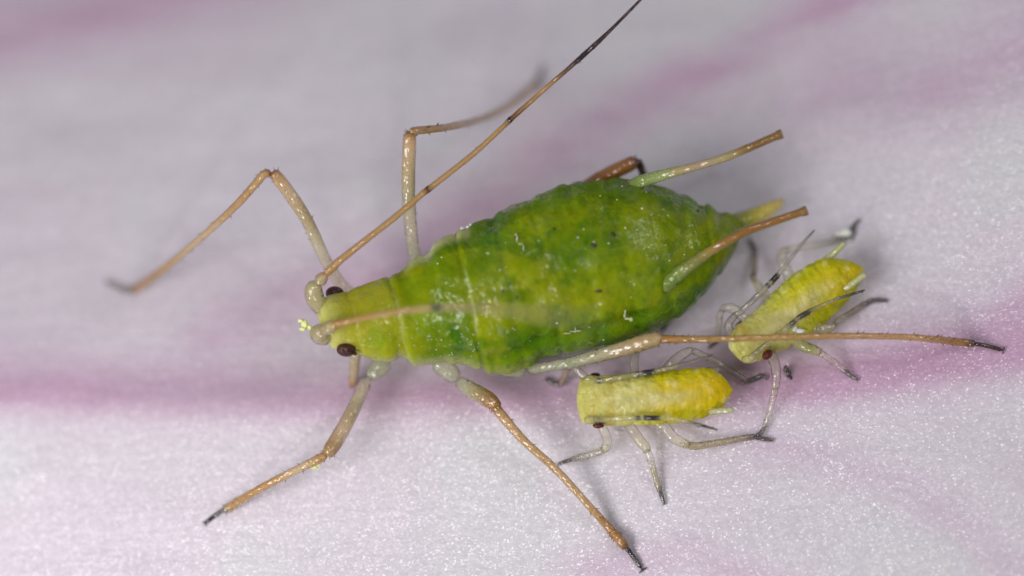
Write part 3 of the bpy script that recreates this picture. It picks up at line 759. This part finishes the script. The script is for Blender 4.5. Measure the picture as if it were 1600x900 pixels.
# ------------------------------------------------------------------ NYMPHS
def nymph(label, a0, a1, up, lo, hts, wid, eyes, antennae, cornicles, legs, seed):
    mid = ((a0[0]+a1[0])/2, (a0[1]+a1[1])/2)
    org = world_pt(*mid, WH(*mid, 0.0))
    root = empty("aphid_nymph", org)
    tag(root, label, "aphid nymph", "newborn aphid nymphs behind the adult")
    tt = np.linspace(0, 1, 9)
    wcs = [WH(a0[0]+(a1[0]-a0[0])*q, a0[1]+(a1[1]-a0[1])*q, hts) for q in tt]
    def dep(t): return np.interp(t, tt, wcs), np.interp(t, [0, .1, .3, .6, .85, 1], wid)
    Ln = math.hypot(a1[0]-a0[0], a1[1]-a0[1])
    def disp(S, TH, px, py, w):
        u = S/Ln; cs = np.cos(TH)
        m = 1+0.06*(fbm(px*0.05+seed, py*0.05, w*5, 3)-0.5)
        for k in (0.15, 0.24, 0.35, 0.46, 0.56, 0.66, 0.75, 0.84, 0.91):
            m -= 0.032*np.exp(-((u-k)/0.012)**2)*(0.5+0.5*cs*cs)
        m += 0.09*(fbm(px*0.16, py*0.16, w*14+seed, 2)-0.5)
        return m
    def colr(S, TH, px, py, w):
        u = S/Ln; cs = np.cos(TH)
        F = np.array([0.60, 0.57, 0.17]); R = np.array([0.70, 0.55, 0.010]) if seed < 250 else np.array([0.64, 0.58, 0.010]); Og = np.array([0.74, 0.52, 0.008]) if seed < 250 else np.array([0.74, 0.54, 0.008]); Gn = np.array([0.48, 0.55, 0.012]); Gy = np.array([0.62, 0.58, 0.26])
        n1 = fbm(px*0.05+seed, py*0.05, 1.0, 4); n2 = fbm(px*0.09, py*0.09+seed, 3.0, 3)
        c = F*np.ones(S.shape+(1,))
        c = mixc(c, R, sstep(0.34, 0.62, u+(n1-0.5)*0.35))
        c = mixc(c, Og, sstep(0.6, 1.0, u+(n2-0.5)*0.4)*0.7)
        c = mixc(c, Gn, sstep(0.35, 0.9, np.abs(cs)+(n1-0.5)*0.5)*sstep(0.25, 0.5, u)*(0.4 if seed < 250 else 0.6))
        c = mixc(c, Gy, gauss(cs+0.05, 0.30)*(1-sstep(0.55, 0.9, u))*sstep(0.05, 0.3, u)*0.8)
        c = mixc(c, np.array([0.55, 0.40, 0.05]), (gauss(u-0.12, 0.05)+gauss(u-0.2, 0.03))*sstep(0.45, 0.6, n1)*0.7)
        c = mixc(c, np.array([0.70, 0.66, 0.40]), sstep(0.60, 0.72, n2)*0.35)
        return np.clip(c*(0.70+0.34*n2)[..., None], 0.002, 1)
    v, f, t = loft(a0, a1, up, lo, dep, 220, 130, disp, colr, smooth_px=2.0, end=9)
    mesh_obj("body", v, f, M_NYMPH, root, org, t)
    for (x, y, h, ax, rot) in eyes:
        v, f, t = ellipsoid_data(0, 0, 0, ax, n=16, m=20)
        c = world_pt(0, 0, 0)
        q = v-c; uu = q@AX_U; vv = q@AX_V; ww = q@AX_W; cr, sr = math.cos(rot), math.sin(rot)
        v = world_pt(x, y, WH(x, y, h))+(uu*cr-vv*sr)[:, None]*AX_U+(uu*sr+vv*cr)[:, None]*AX_V+ww[:, None]*AX_W
        mesh_obj("eye", v, f, M_EYE_RED, root, org)
    for i, a in enumerate(antennae):
        rows = [row(x, y, r, WH(x, y, h), c) for x, y, r, h, c in a]
        tube("antenna", rows, root, org, n=110, m=12, rough=0.06, setae=8, seta_len=0.04, seed=seed+i)
    for i, a in enumerate(cornicles):
        rows = [row(x, y, r, WH(x, y, h), c) for x, y, r, h, c in a]
        tube("cornicle", rows, root, org, n=30, m=14, rough=0.09, rings=0.08, ring_step=0.06, seed=seed+5+i)
    for i, (fe, ti, ta) in enumerate(legs):
        cv = lambda L: [row(x, y, r, WH(x, y, h), c) for x, y, r, h, c in L]
        leg(root, org, cv(fe), cv(ti), cv(ta), setae=16, seed=seed+10+i*5, claw=3.4, seta_len=0.035, rings=0.06)
    return root

# lower nymph, level with the vein
nymph("yellow newborn nymph on the pink vein below the adult's hind thigh", (901, 628), (1146, 611),
      [(901, 604), (905, 594), (915, 588), (940, 586), (980, 584), (1020, 581), (1060, 577), (1100, 573), (1114, 577), (1126, 584), (1138, 594), (1146, 606)],
      [(901, 650), (906, 659), (920, 664), (950, 665), (990, 666), (1030, 664), (1060, 660), (1090, 655), (1115, 648), (1130, 636), (1142, 622), (1146, 612)],
      0.46, [0.20, 0.26, 0.31, 0.34, 0.24, 0.08],
      [(935, 665, 0.52, (9, 4.5, 7), 0.0), (930, 586, 0.40, (8, 4, 6), 0.0)],
      [[(914, 593, 8, .66, GLASSY), (922, 592, 7, .70, GLASSY), (930, 594, 5.5, .74, GLASSY), (937, 595, 5.4, .76, BAND), (945, 594, 5.2, .78, GLASSY), (975, 589, 5.2, .82, GLASSY), (990, 586, 5.2, .84, GLASSY), (997, 585, 5.6, .85, BAND), (1001, 584.5, 4.6, .85, GLASS), (1006, 583.5, 5.6, .85, BAND), (1021, 581, 5.4, .86, BAND), (1028, 579, 4.2, .87, GLASSY), (1050, 574, 3.6, .9, GLASSY), (1065, 570, 3.2, .92, GLASSG), (1095, 561, 2.8, .94, GLASSG), (1115, 554, 1.6, .95, BAND)],
       [(914, 656, 8, .62, GLASSY), (922, 656, 7, .66, GLASSY), (934, 656, 5, .70, GLASSG), (950, 655, 4.4, .74, GLASSY), (985, 653, 4.2, .80, GLASSY), (997, 653, 4.6, .82, BAND), (1004, 653, 4.0, .82, GLASS), (1008, 653, 4.8, .82, BAND), (1028, 653, 4.6, .82, BAND), (1034, 653, 3.6, .82, GLASSY), (1060, 656, 3.0, .80, GLASSY), (1090, 663, 2.8, .78, BAND), (1122, 672, 1.6, .76, BAND)]],
      [[(1100, 580, 5.5, .58, GLASSY), (1112, 579, 5, .62, GLASS), (1124, 578, 4.4, .64, GLASS)],
       [(1106, 644, 5.5, .58, GLASSY), (1120, 642.5, 5, .64, (.7, .72, .4, .75)), (1136, 641, 5, .66, (.7, .72, .4, .75)), (1147, 641, 4.6, .66, (.7, .72, .4, .75))]],
      [  # far side: front, middle, hind
       ([(925, 598, 7, .42, GLASSY), (905, 582, 7, .50, GLASS), (894, 571, 6, .52, GLASS), (889, 567, 5, .52, GLASSG)], [(890, 567, 4.6, .52, GLASSG), (886, 578, 5, .38, (.5, .36, .26, .7)), (880, 592, 4.8, .18, (.5, .36, .26, .7)), (876, 602, 4.6, .07, (.3, .22, .18, .8))], [(877, 601, 4, .08, SMOKE), (868, 600, 4.2, .045, SMOKE), (853, 592, 3.4, .035, SMOKE)]),
       ([(995, 592, 8, .42, GLASSY), (991, 575, 7.5, .50, GLASS), (992, 558, 7, .55, GLASS), (996, 548, 5.5, .55, GLASSG)], [(995, 548, 5, .55, GLASSG), (1008, 540, 5, .42, GLASS), (1025, 527, 4.8, .2, GLASS), (1035, 518, 4.5, .08, GLASSG)], [(1034, 519, 4, .08, SMOKE), (1040, 509, 4, .05, SMOKE), (1047, 498, 3, .035, SMOKE)]),
       ([(1032, 592, 9, .42, GLASSY), (1046, 572, 9, .52, GLASS), (1062, 557, 8.4, .6, GLASS), (1076, 549, 7, .62, GLASS), (1084, 548, 5, .62, GLASSG)], [(1080, 547, 5, .62, GLASSG), (1090, 551, 5.4, .58, GLASS), (1120, 566, 5.2, .38, GLASS), (1148, 583, 5.2, .2, GLASSG), (1168, 597, 5, .07, GLASSG)], [(1165, 596, 4.4, .07, SMOKE), (1180, 592, 4.8, .05, SMOKE), (1191, 587, 4.2, .045, SMOKE), (1198, 592, 2, .03, SMOKE)]),
       # near side: front, middle, hind
       ([(938, 660, 8, .38, GLASSY), (944, 674, 8, .36, GLASS), (949, 688, 8, .34, GLASS), (946, 700, 7.4, .32, GLASSY), (940, 707, 5, .30, GLASSY)], [(944, 705, 5, .30, GLASSY), (932, 708, 5.6, .26, GLASS), (908, 714, 5, .14, GLASS), (892, 718, 4.4, .08, GLASSG)], [(894, 718, 3.6, .08, GLASSG), (884, 721, 3.4, .05, SMOKE), (872, 725, 2.8, .035, SMOKE)]),
       ([(978, 658, 9, .38, GLASSY), (988, 672, 9, .36, GLASS), (998, 686, 9, .34, GLASSY), (1008, 698, 8.4, .32, GLASSY), (1013, 707, 6, .30, GLASSY)], [(1010, 702, 6, .30, GLASSY), (1016, 715, 6, .26, GLASS), (1022, 738, 5.2, .16, (.6, .55, .34, .6)), (1028, 758, 4.8, .09, (.5, .45, .3, .65)), (1032, 770, 4.6, .06, SMOKE)], [(1031, 767, 4, .06, SMOKE), (1034, 776, 3.8, .045, SMOKE), (1038, 787, 3, .035, SMOKE)]),
       ([(1024, 655, 11, .40, GLASSY), (1038, 668, 10.5, .38, GLASS), (1050, 682, 9.5, .34, GLASS), (1064, 691, 8.4, .32, GLASSY), (1080, 697, 6, .30, (.5, .42, .2, .7))], [(1074, 696, 6.4, .30, (.5, .42, .2, .7)), (1088, 697, 6.6, .27, (.58, .48, .3, .65)), (1120, 692, 5.8, .20, (.58, .48, .3, .65)), (1155, 686, 5.2, .12, (.5, .40, .28, .7)), (1180, 682, 5, .07, SMOKE)], [(1177, 682, 4.8, .07, SMOKE), (1190, 685, 4.2, .05, SMOKE), (1207, 688, 3.4, .035, SMOKE)])],
      200)

# upper nymph, slanting up to the right, its head crossed by the adult's shin
nymph("paler newborn nymph lying slantwise, its head crossed by the adult's hind shin", (1142, 549), (1350, 421),
      [(1138, 532), (1142, 520), (1152, 508), (1170, 494), (1190, 476), (1203, 462), (1225, 440), (1245, 424), (1268, 411), (1290, 403), (1312, 404), (1332, 407), (1345, 413), (1350, 420)],
      [(1146, 556), (1156, 565), (1172, 568), (1190, 563), (1210, 553), (1232, 544), (1252, 532), (1275, 516), (1298, 498), (1318, 479), (1334, 460), (1344, 444), (1350, 430), (1352, 424)],
      0.50, [0.20, 0.27, 0.32, 0.36, 0.28, 0.10],
      [(1199, 554, 0.62, (9.5, 7, 7), 0.75), (1157, 506, 0.42, (9, 4.5, 7), 0.55)],
      [[(1147, 524, 7, .62, GLASS), (1138, 513, 7, .66, GLASS), (1140, 503, 6.2, .70, GLASS), (1150, 492, 5.4, .74, GLASSG), (1158, 487, 5, .77, GLASS), (1180, 466, 4.8, .84, GLASSG), (1194, 452, 4.8, .88, GLASS), (1200, 446, 5.2, .9, BAND), (1203.5, 443, 4, .9, GLASS), (1206, 440, 5, .9, BAND), (1215, 430, 4.8, .92, BAND), (1219, 425, 3.4, .93, GLASS), (1240, 398, 3.0, .98, GLASSG), (1256, 378, 2.6, 1.0, GLASSG), (1273, 359, 1.5, 1.02, BAND)],
       [(1160, 562, 7.5, .66, GLASSY), (1172, 560, 7, .74, GLASSY), (1185, 548, 5, .84, GLASSG), (1205, 532, 4.6, .92, GLASS), (1225, 516, 4.6, .98, GLASS), (1238, 505, 4.6, 1.0, BAND), (1245, 499, 4.2, 1.0, GLASSG), (1250, 495, 5, 1.0, BAND), (1262, 488, 4.6, 1.0, BAND), (1272, 482, 3.4, 1.0, GLASSG), (1300, 470, 3.0, .98, GLASSG), (1330, 460, 2.8, .96, BAND), (1352, 453, 1.6, .95, BAND)]],
      [[(1284, 412, 6, .60, GLASSY), (1298, 400, 5.6, .66, (.7, .74, .3, .65)), (1310, 389, 5.2, .7, (.7, .74, .3, .65)), (1320, 379, 4.8, .72, (.7, .74, .4, .65))],
       [(1318, 453, 6, .66, GLASSY), (1328, 446, 5.4, .74, (.75, .78, .4, .75)), (1342, 436, 5.2, .76, (.75, .78, .4, .75)), (1353, 428, 4.8, .76, (.75, .78, .45, .75))]],
      [  # far side: front, middle, hind
       ([(1172, 505, 8, .46, GLASSY), (1158, 493, 8, .54, GLASS), (1145, 482, 8, .58, GLASS), (1133, 481, 6.4, .58, GLASS), (1127, 486, 5, .56, GLASSG)], [(1130, 483, 5, .56, GLASSG), (1125, 492, 5.4, .5, GLASS), (1123, 512, 5, .28, GLASS), (1121, 528, 4.6, .1, GLASSG)], [(1121, 526, 4, .1, SMOKE), (1117, 535, 4, .05, SMOKE), (1108, 543, 3, .035, SMOKE)]),
       ([(1205, 478, 9, .46, GLASSY), (1195, 460, 8, .46, GLASSY), (1184, 446, 7, .46, GLASSY), (1178, 438, 5.4, .45, GLASSY)], [(1179, 441, 5, .45, GLASSY), (1177, 432, 5.4, .42, SMOKE), (1178, 426, 5.2, .4, (.45, .38, .26, .75)), (1179, 408, 5.2, .22, (.42, .38, .26, .75)), (1180, 394, 4.8, .09, SMOKE)], [(1180, 396, 4.6, .09, SMOKE), (1178, 386, 4.2, .05, SMOKE), (1171, 374, 3.2, .035, SMOKE)]),
       ([(1236, 442, 10, .48, GLASSY), (1229, 422, 9, .56, GLASS), (1222, 405, 8.4, .6, GLASS), (1223, 394, 7, .6, GLASSY), (1231, 389, 5.4, .6, GLASSG)], [(1226, 391, 6, .6, GLASSG), (1240, 388, 6.4, .56, GLASS), (1270, 383, 6.0, .4, GLASS), (1300, 377, 5.6, .22, GLASSG), (1331, 371, 5, .07, SMOKE)], [(1329, 372, 5, .07, SMOKE), (1332, 361, 4.6, .05, SMOKE), (1336, 350, 3.8, .045, SMOKE), (1343, 344, 2, .035, SMOKE)]),
       # near side: front, middle, hind
       ([(1200, 548, 9, .42, GLASSY), (1210, 566, 9, .42, GLASS), (1213, 586, 8, .40, GLASS), (1212, 604, 6.6, .36, GLASS), (1211, 610, 5, .34, GLASSY)], [(1212, 605, 5.6, .36, GLASSY), (1208, 622, 5.4, .28, GLASS), (1201, 648, 5, .17, GLASS), (1194, 668, 4.6, .08, GLASSG)], [(1195, 666, 4, .08, GLASSG), (1189, 676, 4, .09, SMOKE), (1181, 681, 3.4, .12, SMOKE)]),
       ([(1240, 530, 10, .42, GLASSY), (1256, 541, 9, .42, (.5, .52, .14, .6)), (1272, 547, 8, .38, (.5, .52, .14, .6)), (1284, 551, 6, .36, GLASSY)], [(1280, 550, 5.6, .36, GLASSY), (1292, 558, 5.2, .26, GLASS), (1308, 569, 4.8, .14, GLASS), (1322, 581, 4.4, .06, GLASSG)], [(1319, 578, 4.4, .07, GLASSG), (1328, 586, 4, .045, SMOKE), (1340, 593, 2.8, .035, SMOKE)]),
       ([(1270, 505, 10, .46, GLASSY), (1286, 514, 8.4, .42, GLASSY), (1298, 512, 7, .40, GLASSY), (1306, 506, 5, .38, GLASSG)], [(1302, 509, 5, .38, SMOKE), (1310, 501, 5, .34, GLASS), (1325, 492, 5.4, .24, (.45, .36, .28, .6)), (1342, 481, 5.4, .12, (.4, .32, .26, .75)), (1355, 472, 5, .07, SMOKE)], [(1353, 473, 5, .07, SMOKE), (1368, 469, 4.4, .05, SMOKE), (1386, 470, 3.4, .035, SMOKE)])],
      300)

# ------------------------------------------------------------------ loose scraps
def scrap(name, pieces, mat, label, cat, seed=0, lump=0.45, group=None):
    """a little crumb built from a few fused lumps: rows x, y, w, rx, ry, rw"""
    org = world_pt(pieces[0][0], pieces[0][1], pieces[0][2])
    k = 0.75 if name in ("wax_thread", "shed_hair") else 1.0
    P = [ellipsoid_data(x, y, w, (rx*k if rx < 3 else rx, ry*k if ry < 3 else ry, rw*k), n=14, m=18, lump=lump, seed=seed+i) for i, (x, y, w, rx, ry, rw) in enumerate(pieces)]
    v, f, t = join_data(P)
    o = mesh_obj(name, v, f, mat, None, org); o.location = org
    tag(o, label, cat, group)
    return o
scrap("pollen_crumb", [(476, 507, -0.05, 5, 8, 5), (470, 501, -0.02, 5, 3, 4), (473, 514, -0.02, 5, 3.5, 4), (483, 511, -0.08, 5, 4, 4)], M_POLLEN, "forked pale yellow crumb stuck to the front of the adult's head", "crumb", 1)
scrap("pollen_crumb", [(490, 729, -0.22, 7, 4, 4), (497, 725, -0.2, 4, 4, 4)], M_POLLEN, "tiny pale crumb under the adult's bent front knee", "crumb", 4)
w_ = body_w(816, 385)
scrap("wax_thread", [(806, 367, body_w(806, 367)+.02, 2, 2, 2), (808, 373, body_w(808, 373)+.02, 1.8, 6, 2), (814, 381, w_+.02, 4, 1.6, 2), (818, 388, w_+.02, 1.6, 5, 2), (816, 396, w_+.02, 2.5, 2.5, 2), (820, 399, w_+.02, 2.5, 2, 2)], M_THREAD, "thin zigzag white wax thread lying on the adult's green back", "wax thread", 8)
w_ = body_w(980, 492)
scrap("shed_hair", [(977, 486, w_+.03, 1.6, 5, 2), (976, 493, w_+.03, 2, 3.5, 2), (980, 498, w_+.02, 4, 2.2, 3), (986, 499, w_+.02, 3.2, 3.2, 3)], M_THREAD, "hooked white hair with a crumb on the adult's flank near its belly edge", "hair", 12)
w_ = body_w(900, 518)
scrap("wax_flake", [(896, 518, w_+.0, 6, 1.0, 1.5), (899, 515, w_+.01, 0.9, 4, 1.5), (886, 521, w_-.01, 6, 0.9, 1.5), (904, 517, w_, 4, 1.0, 1.5)], M_THREAD, "feathery white wax flake on the adult's dark green flank", "wax flake", 15)
w_ = WH(1243, 513, 0.62)
scrap("wax_flake", [(1240, 513, w_, 8, 6, 5), (1250, 517, w_, 8, 4, 4), (1235, 518, w_, 5, 4, 4)], M_WAX_GLINT, "white wax flake caught between the paler nymph and the adult's shin", "wax flake", 19, 0.3)
w_ = WH(1320, 366, 0.12)
scrap("wax_flake", [(1322, 364, w_, 9, 8, 6), (1326, 374, w_, 6, 6, 5), (1312, 366, w_, 7, 4, 4)], M_WAX_GLINT, "white wax flake at the foot beside the paler nymph's tail", "wax flake", 23, 0.3)
w_ = WH(1231, 582, 0.05)
scrap("skin_scrap", [(1228, 577, w_, 4, 6, 4), (1232, 584, w_, 4, 6, 4), (1236, 591, w_, 2.5, 4, 3)], M_DARK, "glossy dark skin scrap on the petal beside the paler nymph's front leg", "skin scrap", 27, 0.3)
w_ = body_w(722, 357)
scrap("wax_crumb", [(722, 357, -0.5, 3.4, 2.6, 3), (731, 355, -0.5, 3, 3, 3), (735, 351, -.5, 2, 2, 2)], M_WAX_GLINT, "white crumb on the pale side lobes of the adult's thorax", "crumb", 31)
